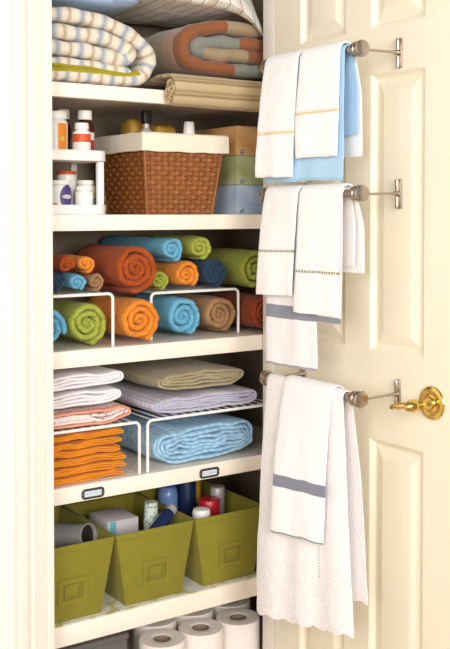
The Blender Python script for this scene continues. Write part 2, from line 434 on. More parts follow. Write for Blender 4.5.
# brass lever handle
hy, hz = 1.421, 0.914
neck = obj('door_handle', lathe([(0.013, -0.006), (0.0125, -0.016), (0.0085, -0.022), (0.0085, -0.04), (0.012, -0.046), (0.0135, -0.055), (0.012, -0.064), (0.008, -0.072), (0.004, -0.076)], 20, 'X', (DX0, hy, hz)), 'brass', door)
neck['label'] = 'polished brass lever handle'
obj('rosette', lathe([(0.0335, -0.0003), (0.0345, -0.002), (0.033, -0.0045), (0.026, -0.0065), (0.024, -0.0055), (0.014, -0.0075), (0.013, -0.009)], 32, 'X', (DX0, hy, hz)), 'brass', neck)
lp = catmull([(DX0 - 0.062, hy, hz), (DX0 - 0.066, hy + 0.018, hz - 0.001), (DX0 - 0.068, hy + 0.035, hz - 0.004), (DX0 - 0.064, hy + 0.05, hz - 0.010), (DX0 - 0.058, hy + 0.056, hz - 0.008)], 5)
obj('lever', tube(lp, [0.0075 - 0.0035 * i / (len(lp) - 1) for i in range(len(lp))], 10), 'brass', neck)

# ------------------------------------------------------------------ shelves
SH = [('top white closet shelf carrying the quilts and comforter', 1.548, 1.580),
      ('white closet shelf carrying the wicker basket and tissue boxes', 1.256, 1.292),
      ('white closet shelf carrying the rolled towels', 0.955, 0.993),
      ('white closet shelf with two metal label holders on its edge', 0.6555, 0.6925),
      ('white closet shelf lined with floral paper under green bins', 0.340, 0.386),
      ('lowest white closet shelf holding the toilet paper rolls', 0.126, 0.164)]
Z = []
for i, (lab, z0, z1) in enumerate(SH):
    e = thing('closet_shelf', lab, 'shelf', (0, 0, 0), 'fixed closet shelves')
    obj('board', box(OL + 0.001, XI - 0.001, 2.018, YB - 0.001, z0 + 0.010, z1, 0.0), 'shelf', e)
    obj('front_edge', box(OL + 0.001, XI - 0.001, 2.0, 2.0178, z0, z1, 0.002), 'shelf', e)
    Z.append(z1)
    if i == 3:
        for cx in (1.002, 1.313):
            bm = bmesh.new()
            def rr(w, h, r, y):
                out = []
                for sx, sz, a0 in ((1, 1, 0), (-1, 1, 90), (-1, -1, 180), (1, -1, 270)):
                    for k in range(5):
                        a = math.radians(a0 + 90 * k / 4); out.append((cx + sx * (w - r) + r * math.cos(a), y, 0.6705 + sz * (h - r) + r * math.sin(a)))
                return out
            Ls = [[bm.verts.new(p) for p in rr(*q)] for q in ((0.028, 0.0115, 0.008, 1.9997), (0.028, 0.0115, 0.008, 1.9975), (0.0255, 0.0095, 0.0065, 1.9965), (0.022, 0.0068, 0.002, 1.9965), (0.022, 0.0068, 0.002, 1.9997))]
            for A, B in zip(Ls, Ls[1:]):
                for k in range(len(A)): bm.faces.new((A[k], A[(k + 1) % len(A)], B[(k + 1) % len(A)], B[k]))
            h = obj('label_holder', bm, 'iron', e)
            obj('label_card', box(cx - 0.0222, cx + 0.0222, 1.9988, 1.9996, 0.6636, 0.6774), 'card', h)
            for q in (-1, 1): obj('screw', lathe([(0.0017, 0), (0.0015, -0.0008), (0.0005, -0.0012)], 8, 'Y', (cx + q * 0.0250, 1.9965, 0.6705)), 'nickel', h)
    if i == 4:
        l = obj('liner_paper', box(OL + 0.003, XI - 0.003, 2.004, YB - 0.003, z1 + 0.0001, z1 + 0.0009), 'linerpaper', e)
        l['label'] = 'white shelf paper with pale green blotches'
z1_, z2_, z3_, z4_, z5_, z6_ = Z; z5_ += 0.001

# ------------------------------------------------------------------ wire risers
def riser(label, x0, x1, y0, y1, zb, zt, group, nw):
    r = 0.0036; e = thing('wire_riser', label, 'shelf riser', ((x0 + x1) / 2, y0, zb), group)
    ox, oy, oz = (x0 + x1) / 2, y0, zb
    def U(y):
        k = 0.012; pts = [(x0, y, zb + r * 0.2)]
        pts += [(x0 + k - k * math.cos(a), y, zt - r - k + k * math.sin(a)) for a in (0, 0.4, 0.8, 1.2, PI / 2)]
        pts += [(x1 - k + k * math.sin(a), y, zt - r - k + k * math.cos(a)) for a in (0, 0.4, 0.8, 1.2, PI / 2)]
        pts += [(x1, y, zb + r * 0.2)]
        return [(a - ox, b - oy, c - oz) for a, b, c in pts]
    obj('front_frame', tube(U(y0), r, 8), 'wire', e); obj('back_frame', tube(U(y1), r, 8), 'wire', e)
    me = None
    for k in range(nw):
        x = x0 + 0.014 + (x1 - x0 - 0.028) * k / (nw - 1)
        c = obj('cross_wire', me or tube([(0, y0 + r * 0.7 - oy, zt - r - oz), (0, y1 - r * 0.7 - oy, zt - r - oz)], 0.0016, 6), 'wire', e)
        me = c.data; c.location.x = x - ox
    return e
riser('white wire riser holding small rolled washcloths, over the green rolled towel', 0.858, 1.060, 2.012, 2.30, z3_, 1.117, 'wire risers', 9)
riser('white wire riser standing over the light blue and brown rolled towels', 1.1905, 1.4435, 2.065, 2.34, z3_, 1.1075, 'wire risers', 11)
riser('white wire riser standing over the orange napkin stack', 0.858, 1.128, 2.012, 2.30, z4_, 0.8165, 'wire risers', 11)
riser('white wire riser standing over the pale blue gingham sheet', 1.150, 1.530, 2.012, 2.30, z4_, 0.8165, 'wire risers', 15)

# ------------------------------------------------------------------ rolled towels
def roll(name, label, col, x, z, r, y0, L=0.215, turns=3.1, start=-0.45 * PI, group='rolled towels on the middle shelf', cw=False, k=0.0):
    pitch = r / (turns + 0.35)
    sd = x * 7.3 + z * 3.1
    path = spiral(0, r * 0.985, r * 1.0, r * 0.985, pitch, turns, 2.0, start, cw, 40, 0.06, sd)
    bm = ribbon(path, pitch * 0.97, 0, L, 'Y', 9, min(0.014, pitch * 0.8), 0.0036, 32, seed=sd)
    o = obj(name, bm, 't_' + col); o.location = (x, y0, z - r)
    return tag(o, label, 'towel', group)
roll('rolled_towel', 'light blue rolled towel at the casing, bottom row', 'blue', 0.904, z3_ + 0.049, 0.048, 2.018, start=-0.1 * PI)
roll('rolled_towel', 'lime green rolled towel under the left wire riser', 'green', 1.004, z3_ + 0.0545, 0.0535, 2.024, turns=3.2)
roll('rolled_towel', 'bright orange rolled towel between the two wire risers', 'orange', 1.1275, z3_ + 0.0565, 0.0558, 2.003, turns=3.3, start=-0.4 * PI)
roll('rolled_towel', 'large rust rolled bath towel resting on the orange roll', 'rust', 1.126, 1.1675, 0.0605, 2.02, 0.235, turns=3.6, start=-0.6 * PI)
roll('rolled_towel', 'light blue rolled towel under the right wire riser', 'blue', 1.274, z3_ + 0.0525, 0.0520, 2.05, start=-0.42 * PI)
roll('rolled_towel', 'brown rolled towel under the right wire riser', 'tan', 1.3795, z3_ + 0.0515, 0.0508, 2.05, start=-0.42 * PI)
roll('rolled_towel', 'dark rust rolled towel at the door jamb, bottom row', 'darkrust', 1.499, z3_ + 0.050, 0.049, 2.02, start=0.2)
roll('rolled_towel', 'large lime green rolled towel at the door jamb', 'green', 1.492, 1.151, 0.055, 2.05, 0.31, turns=3.0, start=0.5)
roll('rolled_towel', 'small lime green roll between the large rust and orange rolls', 'green', 1.2080, 1.1355, 0.0262, 2.05, turns=2.3)
roll('rolled_towel', 'orange rolled towel on the right wire riser', 'orange', 1.281, 1.1465, 0.0382, 2.046, turns=2.6, start=-0.3 * PI)
roll('rolled_towel', 'navy rolled towel on the right wire riser', 'navy', 1.3605, 1.149, 0.0408, 2.046, turns=2.6, start=-0.45 * PI)
roll('rolled_towel', 'lime green rolled towel on top, above the navy roll', 'green', 1.3220, 1.2115, 0.0345, 2.05, turns=2.4)
roll('rolled_towel', 'light blue rolled towel on top, beside the large rust roll', 'blue', 1.2425, 1.2085, 0.034, 2.05, 0.33, turns=2.5)
g2 = 'rolled washcloths on the left wire riser'
for lab, col, x, z, st in (('small navy rolled washcloth at the casing', 'navy', 0.9335, 1.1405, 0.3), ('small light blue rolled washcloth on the left riser', 'blue', 0.981, 1.1405, -1.0),
                       ('small brown rolled washcloth beside the large rust towel', 'tan', 1.0285, 1.1405, -2.0), ('small rust rolled washcloth on top of the washcloth pile', 'rust', 0.957, 1.1815, -0.6),
                       ('small orange rolled washcloth on top of the washcloth pile', 'orange', 1.0045, 1.1815, -1.5)):
    roll('rolled_washcloth', lab, col, x, z, 0.0232, 2.03, 0.15, 2.1, st, g2)

# ------------------------------------------------------------------ top shelf: quilt, comforter, blanket, pillows
cm = lambda p, n=7: [tuple(q) for q in catmull(p, n)]
YQ = 2.006
z0 = z1_
L1 = cm([(0.862, 1.722), (0.915, 1.7295), (0.985, 1.731), (1.06, 1.720), (1.122, 1.695), (1.156, 1.664), (1.159, 1.634), (1.132, 1.606), (1.07, z0 + 0.0205), (1.0, z0 + 0.0205), (0.92, z0 + 0.0205), (0.862, z0 + 0.0205)])
L2 = cm([(0.862, 1.690), (0.93, 1.6925), (1.03, 1.689), (1.09, 1.672), (1.1085, 1.656), (1.09, 1.642), (1.03, 1.654), (0.93, 1.658), (0.862, 1.656)])
L3 = cm([(0.862, 1.6225), (0.93, 1.6245), (1.02, 1.622), (1.085, 1.6175), (1.108, 1.618)])
bm = ribbon([L1, L2], 0.0325, YQ, 2.36, 'Y', 12, 0.016, 0.003, 18, [lambda q: 1 if q > 0.62 else 0, 0], puff=0.10)
bm = ribbon([L3], 0.026, YQ + 0.006, 2.36, 'Y', 12, 0.014, 0.003, 18, [1], puff=0.10, bm=bm, seed=2)
tag(obj('folded_quilt', bm, ['quilt', 'olive']), 'puffy folded quilt with blue-grey and tan stripes and olive lining', 'quilt')

# tan blanket rolled along the shelf edge
bz = z0
sp = spiral(1.9640, 1.574, 0.0315, 0.040, 0.0105, 2.6, 2.0, 0.5 * PI, False, 40)       # hangs a little over the edge
sp = sp[::-1]
tail = cm([sp[-1], (2.02, bz + 0.0335), (2.08, bz + 0.025), (2.18, bz + 0.023), (2.30, bz + 0.023), (2.318, bz + 0.016), (2.30, bz + 0.0065), (2.18, bz + 0.0062), (2.06, bz + 0.0062)], 6)
bm = ribbon([list(sp[:-1]) + tail], 0.0097, 1.182, 1.464, 'X', 10, 0.008, 0.0018, 25)
tag(obj('folded_blanket', bm, 'tanblanket'), 'tan striped blanket rolled along the top shelf edge under the comforter', 'blanket')

# comforter
sp = spiral(1.438, 1.692, 0.196, 0.081, 0.0365, 1.98, 2.9, 0.40 * PI, False, 60, 0.03, 1.3)
bm = ribbon(sp, 0.0335, 2.034, 2.37, 'Y', 12, 0.02, 0.005, 16, puff=0.08)
tag(obj('rolled_comforter', bm, 'comforter'), 'rolled patchwork comforter in rust, grey and tan', 'comforter')

def pillow(name, label, mat, x, y, zc, w, d, h, droop=None, tilt=0.0):
    bm = bmesh.new(); uvl = bm.loops.layers.uv.verify(); N = 26; top = []; bot = []
    for sg, G in ((1, top), (-1, bot)):
        for j in range(N + 1):
            row = []
            for i in range(N + 1):
                u = -1 + 2 * i / N; q = -1 + 2 * j / N
                k = (max(0, 1 - abs(u) ** 2.6) * max(0, 1 - abs(q) ** 2.6)) ** 0.45
                cx = 1 - 0.07 * (1 - abs(u)) * 0 - 0.06 * (1 - q * q) * 0
                X = u * w / 2 * (1 - 0.05 * (1 - abs(q) ** 2)) ; Y = q * d / 2 * (1 - 0.05 * (1 - abs(u) ** 2))
                zz = (1 if sg > 0 else -0.4) * h / 2 * k + 0.005 * nz(X, Y, sg, 16) * k
                if droop: zz += droop(u, q)
                if sg < 0 and (i in (0, N) or j in (0, N)): row.append(top[j][i])
                else: row.append(bm.verts.new((x + X, y + Y, zc + zz)))
            G.append(row)
    for G in (top, bot):
        for j in range(N):
            for i in range(N):
                f = bm.faces.new((G[j][i], G[j][i + 1], G[j + 1][i + 1], G[j + 1][i]))
                for lp, (a, b) in zip(f.loops, ((i, j), (i + 1, j), (i + 1, j + 1), (i, j + 1))): lp[uvl].uv = (a / N * w, b / N * d)
    return tag(obj(name, bm, mat, ang=80), label, 'pillow')
pillow('bed_pillow', 'smooth dusty blue pillow on top of the striped quilt', 'bluepillow', 1.005, 2.225, 1.785, 0.31, 0.36, 0.115)
def dr(u, q):
    a = max(0, (u - 0.35) / 0.65); f = max(0, (-q + 0.2) / 1.2)
    g = max(0, (-q - 0.70) / 0.30)
    return -0.105 * max(0, (u - 0.1) / 0.9) ** 2.6 * g ** 0.8 - 0.008 * g
pillow('bed_pillow', 'white pinstriped pillow lying on the rolled comforter', 'ticking', 1.326, 2.200, 1.816, 0.345, 0.39, 0.125, dr)

# ------------------------------------------------------------------ basket shelf
def lay(e, name, bm, mat, loc=None): o = obj(name, bm, mat, e); return o
# two-tier plastic rack
e = thing('tiered_rack', 'white two-tier plastic rack holding medicine bottles by the casing', 'rack', (0.966, 2.12, z2_))
def rrect(x0, x1, y0, y1, r, z):
    out = []
    for cx, cy, a0 in ((x1 - r, y1 - r, 0), (x0 + r, y1 - r, 90), (x0 + r, y0 + r, 180), (x1 - r, y0 + r, 270)):
        for k in range(6): a = math.radians(a0 + 18 * k); out.append((cx + r * math.cos(a), cy + r * math.sin(a), z))
    return out
def tier(z0, z1, floor_z):
    bm = bmesh.new(); x0, x1, y0, y1, r = -0.105, 0.100, -0.09, 0.09, 0.035
    seq = [(0.002, z0), (0, z0 + 0.002), (0, z1 - 0.0015), (0.0015, z1), (0.004, z1), (0.005, z1 - 0.002), (0.005, floor_z)]
    Ls = [[bm.verts.new(p) for p in rrect(x0 + i, x1 - i, y0 + i, y1 - i, r - i, z)] for i, z in seq]
    for A, B in zip(Ls, Ls[1:]):
        for k in range(len(A)): bm.faces.new((A[k], A[(k + 1) % len(A)], B[(k + 1) % len(A)], B[k]))
    bm.faces.new(Ls[0][::-1]); bm.faces.new(Ls[-1]); return bm
obj('lower_tray', tier(0.0, 0.022, 0.009), 'plastic', e)
obj('upper_tray', tier(0.1205, 0.1445, 0.131), 'plastic', e)
for px, py in ((0.082, -0.07), (0.082, 0.07), (-0.092, -0.07), (-0.092, 0.07)):
    obj('post', box(px - 0.008, px + 0.008, py - 0.007, py + 0.007, 0.0092, 0.1203, 0.003), 'plastic', e)
zt_up, zt_lo = z2_ + 0.131, z2_ + 0.009
CA = math.radians(-115)
def bottle(name, label, x, y, zb, r, h, bodymat, capmat, cap_r, cap_h, labels=(), shoulder=0.25, cat='bottle', group='medicine bottles on the tiered rack', ribs=True):
    e = thing(name, label, cat, (x, y, zb), group)
    hb = h - cap_h; s = hb * (1 - shoulder)
    obj('body', lathe([(r * 0.6, 0), (r * 0.93, 0), (r, r * 0.08), (r, s), (r * 0.93, s + (hb - s) * 0.4), (max(cap_r * 0.86, r * 0.5), hb - 0.002), (max(cap_r * 0.8, r * 0.45), hb)], 28), bodymat, e)
    cp = obj('cap', lathe([(cap_r * 0.97, hb - 0.0002), (cap_r, hb + 0.001), (cap_r, h - 0.0025), (cap_r * 0.93, h), (cap_r * 0.5, h + 0.0003)], 28), capmat, e)
    if ribs: obj('cap_ring', lathe([(cap_r * 1.0, hb + 0.0012), (cap_r * 1.03, hb + 0.0018), (cap_r * 1.03, hb + 0.003), (cap_r * 1.0, hb + 0.0036)], 28), capmat, cp)
    for nm, a0, a1, q0, q1, m, ov in labels:
        obj(nm, patch(r, CA + math.radians(a0), CA + math.radians(a1), hb * q0, hb * q1, 10, ov, 0.0004 if nm == 'label' else 0.0008), m, e)
    return e
bottle('pill_bottle', 'tall white pill bottle with an orange side label', 0.958, 2.085, zt_up, 0.0245, 0.101, 'plastic', 'plastic', 0.0225, 0.017,
       [('label', 5, 60, 0.08, 0.88, 'lab_orange', False), ('print', 18, 42, 0.4, 0.55, 'lab_yellow', True), ('print', -50, -42, 0.15, 0.8, 'plastic2', False)], 0.1)
bottle('pill_bottle', 'short white pill bottle with a red-orange label band', 1.0085, 2.062, zt_up, 0.0205, 0.076, 'plastic', 'plastic', 0.016, 0.014,
       [('label', -75, 75, 0.52, 0.82, 'lab_redor', False), ('label', -75, 75, 0.1, 0.48, 'lab_white', False)], 0.15)
bottle('syrup_bottle', 'amber syrup bottle with white cap and red and white label', 1.0375, 2.105, zt_up, 0.0215, 0.109, 'amber', 'plastic', 0.0165, 0.021,
       [('label', -80, 80, 0.46, 0.66, 'lab_white', False), ('label', -80, 80, 0.08, 0.45, 'lab_red', False)], 0.22)
bottle('syrup_bottle', 'dark bottle with grey-white cap behind the orange-labelled pill bottle', 1.002, 2.148, zt_up, 0.020, 0.113, 'amber', 'plastic2', 0.016, 0.022, [], 0.25)
bottle('medicine_jar', 'white jar with an oval purple label on the lower tray', 0.960, 2.072, zt_lo, 0.0265, 0.068, 'plastic', 'plastic', 0.0245, 0.010,
       [('label', -2, 72, 0.04, 1.0, 'lab_purple', True), ('print', 10, 60, 0.45, 0.62, 'plastic2', True), ('label', -60, -15, 0.06, 0.28, 'lab_redor', False)], 0.06)
bottle('medicine_tub', 'white tub with an orange-red lid at the back of lower tray', 1.005, 2.135, zt_lo, 0.0225, 0.092, 'plastic', 'lab_redor', 0.0228, 0.007, [], 0.04)
bottle('medicine_jar', 'plain short white jar at the front of lower tray', 1.012, 2.058, zt_lo, 0.0205, 0.055, 'plastic', 'plastic', 0.0185, 0.010, [], 0.06)
bottle('medicine_jar', 'white jar with a blue and yellow label on the lower tray', 1.0385, 2.104, zt_lo, 0.0215, 0.070, 'plastic', 'plastic', 0.019, 0.010,
       [('label', -20, 70, 0.15, 0.5, 'lab_blue', False), ('label', 0, 70, 0.52, 0.78, 'lab_yellow', True)], 0.06)

# wicker basket with liner
def frus(e, name, mat, x0, x1, y0, y1, z0, z1, tap, th, tapy=None):
    """open tapered box: outer size given at the top, tap = inset at the bottom"""
    bm = bmesh.new()
    def ring(ins, z, k):
        a = ins + tap * (1 - k); b = ins + (tap if tapy is None else tapy) * (1 - k)
        return [bm.verts.new((x, y, z)) for x, y in ((x0 + a, y0 + b), (x1 - a, y0 + b), (x1 - a, y1 - b), (x0 + a, y1 - b))]
    R = [ring(0, z0, 0), ring(0, z1, 1), ring(th, z1, 1), ring(th, z0 + th, th / (z1 - z0))]
    for A, B in zip(R, R[1:]):
        for k in range(4): bm.faces.new((A[k], A[(k + 1) % 4], B[(k + 1) % 4], B[k]))
    bm.faces.new(R[0][::-1]); bm.faces.new(R[-1])
    bmesh.ops.recalc_face_normals(bm, faces=bm.faces[:])
    bmesh.ops.bevel(bm, geom=[ed for ed in bm.edges if ed.calc_face_angle(0) > 0.8], offset=min(0.004, th * 0.45), segments=2, profile=0.5, affect='EDGES')
    return obj(name, bm, mat, e)
bx0, bx1, by0, by1, bzt = 1.152, 1.384, 2.034, 2.285, 1.480
e = thing('wicker_basket', 'brown wicker basket with a cream cloth liner folded over its rim', 'basket', ((bx0 + bx1) / 2, (by0 + by1) / 2, z2_))
mx, my = (bx0 + bx1) / 2, (by0 + by1) / 2
tap = 0.021
frus(e, 'inner_shell', 'wicker_core', bx0 - mx + 0.005, bx1 - mx - 0.005, by0 - my + 0.005, by1 - my - 0.005, 0.002, bzt - z2_ - 0.004, tap, 0.006)
bm = bmesh.new(); H = bzt - z2_ - 0.004
def wv(face, ncol, nrow):
    for r_ in range(nrow):
        for c_ in range(ncol):
            z0b, z1b = 0.001 + (H - 0.025) * r_ / nrow, 0.001 + (H - 0.025) * (r_ + 1) / nrow
            zc = (z0b + z1b) / 2; ins = tap * (1 - zc / H)
            over = (r_ + c_) % 2
            a0, a1 = -1 + 2 * c_ / ncol, -1 + 2 * (c_ + 1) / ncol
            sl = tap / H
            pts = []
            for q in range(7):
                s = a0 + (a1 - a0) * (q / 6 * (1.0 if not over else 1.0)); hgt = math.sin(PI * q / 6) * (0.0042 if over else 0.0008)
                for zz, hh in ((z0b + 0.0002, 0.0), (z0b + (z1b - z0b) * 0.3, hgt), (z0b + (z1b - z0b) * 0.7, hgt), (z1b - 0.0002, 0.0)):
                    pts.append((s, zz, hh))
            vs = []
            for s, zz, hh in pts:
                i2 = tap * (1 - zz / H); o_ = 0.004 - hh + i2
                if face == 'F': p = ((bx0 - mx + i2 + 0.004) + (s + 1) / 2 * (bx1 - bx0 - 2 * i2 - 0.008), by0 - my + o_, zz)
                elif face == 'B': p = ((bx0 - mx + i2 + 0.004) + (s + 1) / 2 * (bx1 - bx0 - 2 * i2 - 0.008), by1 - my - o_, zz)
                elif face == 'L': p = (bx0 - mx + o_, (by0 - my + i2 + 0.004) + (s + 1) / 2 * (by1 - by0 - 2 * i2 - 0.008), zz)
                else: p = (bx1 - mx - o_, (by0 - my + i2 + 0.004) + (s + 1) / 2 * (by1 - by0 - 2 * i2 - 0.008), zz)
                vs.append(bm.verts.new(p))
            for q in range(6):
                for k in range(3): bm.faces.new((vs[q * 4 + k], vs[q * 4 + k + 1], vs[q * 4 + 4 + k + 1], vs[q * 4 + 4 + k]))
for fc in 'FBLR': wv(fc, 12, 14)
o = obj('woven_strips', bm, 'wicker', e); o['kind'] = 'stuff'
for cx_, cy_ in ((bx0, by0), (bx1, by0), (bx0, by1), (bx1, by1)):
    s1 = 1 if cx_ == bx0 else -1; s2 = 1 if cy_ == by0 else -1
    obj('corner_stake', tube([(cx_ - mx + s1 * (tap + 0.004), cy_ - my + s2 * (tap + 0.004), 0.001), (cx_ - mx + s1 * 0.007, cy_ - my + s2 * 0.007, H - 0.03)], 0.0045, 8), 'wicker', e)

# liner folded over the rim
bm = bmesh.new(); rings = []
NN = 18
for ins, z in ((0.034, 0.10), (0.006, H + 0.001), (0.003, H + 0.0075), (-0.002, H + 0.0085), (-0.0055, H + 0.005), (-0.006, H - 0.015), (-0.0065, H - 0.029), (-0.006, H - 0.0345), (-0.003, H - 0.036), (-0.002, H - 0.032)):
    x0, x1, y0, y1 = bx0 - mx + ins, bx1 - mx - ins, by0 - my + ins, by1 - my - ins
    ring = []
    for (ax, ay), (bx_, by_) in (((x0, y0), (x1, y0)), ((x1, y0), (x1, y1)), ((x1, y1), (x0, y1)), ((x0, y1), (x0, y0))):
        for k in range(NN):
            t_ = k / NN; px, py = ax + (bx_ - ax) * t_, ay + (by_ - ay) * t_
            w_ = 0.0022 * nz(px, py, z * 2, 28) if 0 < k else 0
            ring.append(bm.verts.new((px + w_ * 0.5, py + w_ * 0.5, z + w_ * 1.1)))
    rings.append(ring)
for A, B in zip(rings, rings[1:]):
    for k in range(len(A)): bm.faces.new((A[k], A[(k + 1) % len(A)], B[(k + 1) % len(A)], B[k]))
ln = obj('liner', bm, 'liner', e); ln['label'] = 'cream cloth liner'
# things in the basket
bz = z2_ + 0.0085
e = thing('spray_bottle', 'clear grey bottle with a dark square cap in the wicker basket', 'bottle', (1.207, 2.115, bz), None)
obj('body', lathe([(0.016, 0), (0.019, 0.002), (0.019, 0.175), (0.017, 0.19), (0.008, 0.2), (0.008, 0.21)], 20), 'steel', e)
obj('cap', box(-0.0105, 0.0105, -0.0105, 0.0105, 0.2102, 0.243, 0.002), 'black', e)
def packet(label, x, y, zz, w_, d_, h_, mat, rz, name='packet'):
    bm = box(-w_ / 2, w_ / 2, -d_ / 2, d_ / 2, 0, h_, min(w_, d_, h_) * 0.3, 3)
    for v_ in bm.verts: v_.co.x += 0.012 * nz(v_.co.x + x, v_.co.y, v_.co.z, 25); v_.co.z += 0.012 * nz(v_.co.x, v_.co.y + y, v_.co.z + 2, 25) * (v_.co.z > h_ * 0.3)
    o = obj(name, bm, mat); o.location = (x, y, zz); o.rotation_euler.z = rz
    return tag(o, label, 'packet', 'packets in the wicker basket')
packet('ochre yellow packet at the left back of the wicker basket', 1.213, 2.195, bz + 0.002, 0.048, 0.07, 0.225, 'ochre', 0.0)
packet('ochre packet beside the dark-capped bottle in the wicker basket', 1.272, 2.155, bz + 0.002, 0.06, 0.05, 0.212, 'ochre', 0.25)
e = thing('spray_can', 'white-capped can in the right of the wicker basket', 'can', (1.332, 2.12, bz))
obj('body', lathe([(0.015, 0), (0.0165, 0.002), (0.0165, 0.17), (0.0145, 0.18)], 20), 'plastic2', e)
obj('cap', lathe([(0.0155, 0.1802), (0.0155, 0.186), (0.0128, 0.219), (0.0115, 0.2215), (0.004, 0.222)], 20), 'plastic', e)

# tissue boxes
def tbox(label, zb, c1, c2, c3):
    e = thing('tissue_box', label, 'tissue box', (1.493, 2.165, zb), 'stacked tissue boxes')
    t = NT('tissue_box_print', 0.5); tc = t.objc(); sp_ = t.n('ShaderNodeSeparateXYZ'); t.link(tc, sp_.inputs[0])
    d = t.math('ADD', t.math('MULTIPLY', sp_.outputs[0], 6.0), t.math('ADD', t.math('MULTIPLY', sp_.outputs[2], 9.0), t.math('MULTIPLY', sp_.outputs[1], 4.0)))
    s = t.math('SINE', t.math('ADD', t.math('MULTIPLY', d, 9.0), t.math('MULTIPLY', t.noise(14, 2), 3)))
    f = t.math('MULTIPLY', t.math('ADD', s, 1.0), 0.5)
    t.color(t.mix(f, lin(c1), lin(c2)))
    obj('carton', box(-0.058, 0.058, -0.105, 0.105, 0, 0.0735, 0.0016), t.m, e)
    bm = bmesh.new()
    ar = [( -0.0405 + 0.0065 * math.cos(a), 0.0085 + 0.0052 * math.sin(a) + 0.002 * math.cos(a)) for a in [PI * 2 * k / 14 for k in range(14)]]
    bm.faces.new([bm.verts.new((x_, -0.1055, z_)) for x_, z_ in ar])
    lg = obj('logo', bm, 'lab_blue', e)
    bm = bmesh.new(); bm.faces.new([bm.verts.new((x_, -0.1059, z_)) for x_, z_ in ((-0.044, 0.007), (-0.0375, 0.0085), (-0.036, 0.0115), (-0.042, 0.0095))])
    obj('logo_swash', bm, 'lab_white', lg)
    m = plain('box_fold_line', c3, 0.6)
    obj('fold_line', box(-0.0565, 0.0565, -0.1054, -0.1049, 0.0245, 0.0252), m, e)
    obj('opening', tube([(0.03 * math.cos(a), 0.06 * math.sin(a), 0.0737) for a in [PI * 2 * k / 20 for k in range(21)]], 0.0005, 4), m, e)
    return e
tbox('pale blue tissue box, bottom of the stack beside the basket', z2_, 'a9b9cf', 'bcc8d8', '8fa1ba')
tbox('green tissue box, middle of the stack beside the basket', z2_ + 0.0742, 'a2ac74', 'b8bf8e', '8a965c')
tbox('orange tissue box, top of the stack beside the basket', z2_ + 0.1484, 'd29d5e', 'e2b27a', 'b98546')

# ------------------------------------------------------------------ sheet shelf
def wrapped(name, label, mat, x0, x1, zb, h, y0, y1, pitch, turns, n=3.2, start=0.9 * PI, seed=0.0, wob=0.004, cw=False, cat='sheet', group=None, wobs=16):
    sp_ = spiral((x0 + x1) / 2, h / 2, (x1 - x0) / 2, h / 2, pitch, turns, n, start, cw, 70, 0.0, seed)
    # layers sag and wander a little but stay inside the outer wrap
    q = []
    for i, (a, b) in enumerate(sp_):
        k = i / (len(sp_) - 1)
        q.append((a, b + 0.16 * h * (1 - abs(2 * b / h - 1)) * nz(a, seed, 0.3, 17) + pitch * 0.25 * nz(a, seed, k * 4, 26) * min(1, k * 3)))
    bm = ribbon(q, pitch * 0.9, 0, y1 - y0, 'Y', 9, min(0.01, pitch * 0.9), wob, wobs, seed=seed)
    low = min(v_.co.z for v_ in bm.verts)
    for v_ in bm.verts: v_.co.z -= low * (1 - min(1, v_.co.z / h)); 
    low = min(v_.co.z for v_ in bm.verts)
    for v_ in bm.verts: v_.co.z -= low
    o = obj(name, bm, mat); o.location = (0, y0, zb)
    return tag(o, label, cat, group)
gs = 'folded sheets'
R4 = 0.8168
wrapped('folded_sheet', 'white folded sheet with a coral floral border at stack bottom', 'coral', 0.862, 1.114, R4, 0.0425, 2.014, 2.29, 0.0078, 2.3, 3.2, 0.95 * PI, 1.0, 0.003, group=gs)
wrapped('folded_sheet', 'plain white folded sheet lying directly on the coral floral one', 'white_sheet', 0.862, 1.095, R4 + 0.0437, 0.0405, 2.022, 2.29, 0.0082, 2.1, 3.2, 0.95 * PI, 2.0, 0.003, group=gs)
wrapped('folded_sheet', 'plain white folded sheet on top of the left stack', 'white_sheet', 0.862, 1.097, R4 + 0.0855, 0.0395, 2.018, 2.29, 0.0080, 2.1, 3.0, 0.95 * PI, 3.0, 0.0035, group=gs)
wrapped('folded_sheet', 'lavender and white checked folded sheet on the right riser', 'lavsheet', 1.166, 1.476, R4, 0.047, 2.016, 2.33, 0.0085, 2.4, 3.4, 0.9 * PI, 4.0, 0.004, group=gs)
wrapped('folded_sheet', 'olive beige folded sheet on top of the lavender one', 'olivesheet', 1.192, 1.450, R4 + 0.0482, 0.053, 2.036, 2.33, 0.0085, 2.8, 3.0, 0.9 * PI, 5.0, 0.0045, group=gs)
wrapped('folded_sheet', 'pale blue gingham folded sheet under the right riser', 'bluesheet', 1.176, 1.474, z4_, 0.095, 2.026, 2.31, 0.0108, 3.9, 3.3, 0.9 * PI, 6.0, 0.007, group=gs)
nl = ['bottom napkin of the folded orange stack', 'second orange napkin from the bottom of the stack', 'third orange napkin from the bottom of the stack', 'third orange napkin from the top of the stack', 'second orange napkin from the top of the stack', 'top napkin of the folded orange stack']
zz = z4_
for i, lab in enumerate(nl):
    tt = 0.0052; bm = ribbon(zigzag(0.864, 1.096 + random.uniform(-0.006, 0.006), 0, tt, 3, i + 3, 0.0045), tt * 0.95, 0, 0.235, 'Y', 6, 0.005, 0.0045, 24, seed=i * 0.37)
    low = min(v_.co.z for v_ in bm.verts); hi = max(v_.co.z for v_ in bm.verts)
    for v_ in bm.verts: v_.co.z = (v_.co.z - low) * 0.0192 / (hi - low)
    o = obj('folded_napkin', bm, 'napkin'); o.location = (0, 2.016 + random.uniform(0, 0.006), zz)
    tag(o, lab, 'napkin', 'stack of orange napkins'); zz += 0.0188

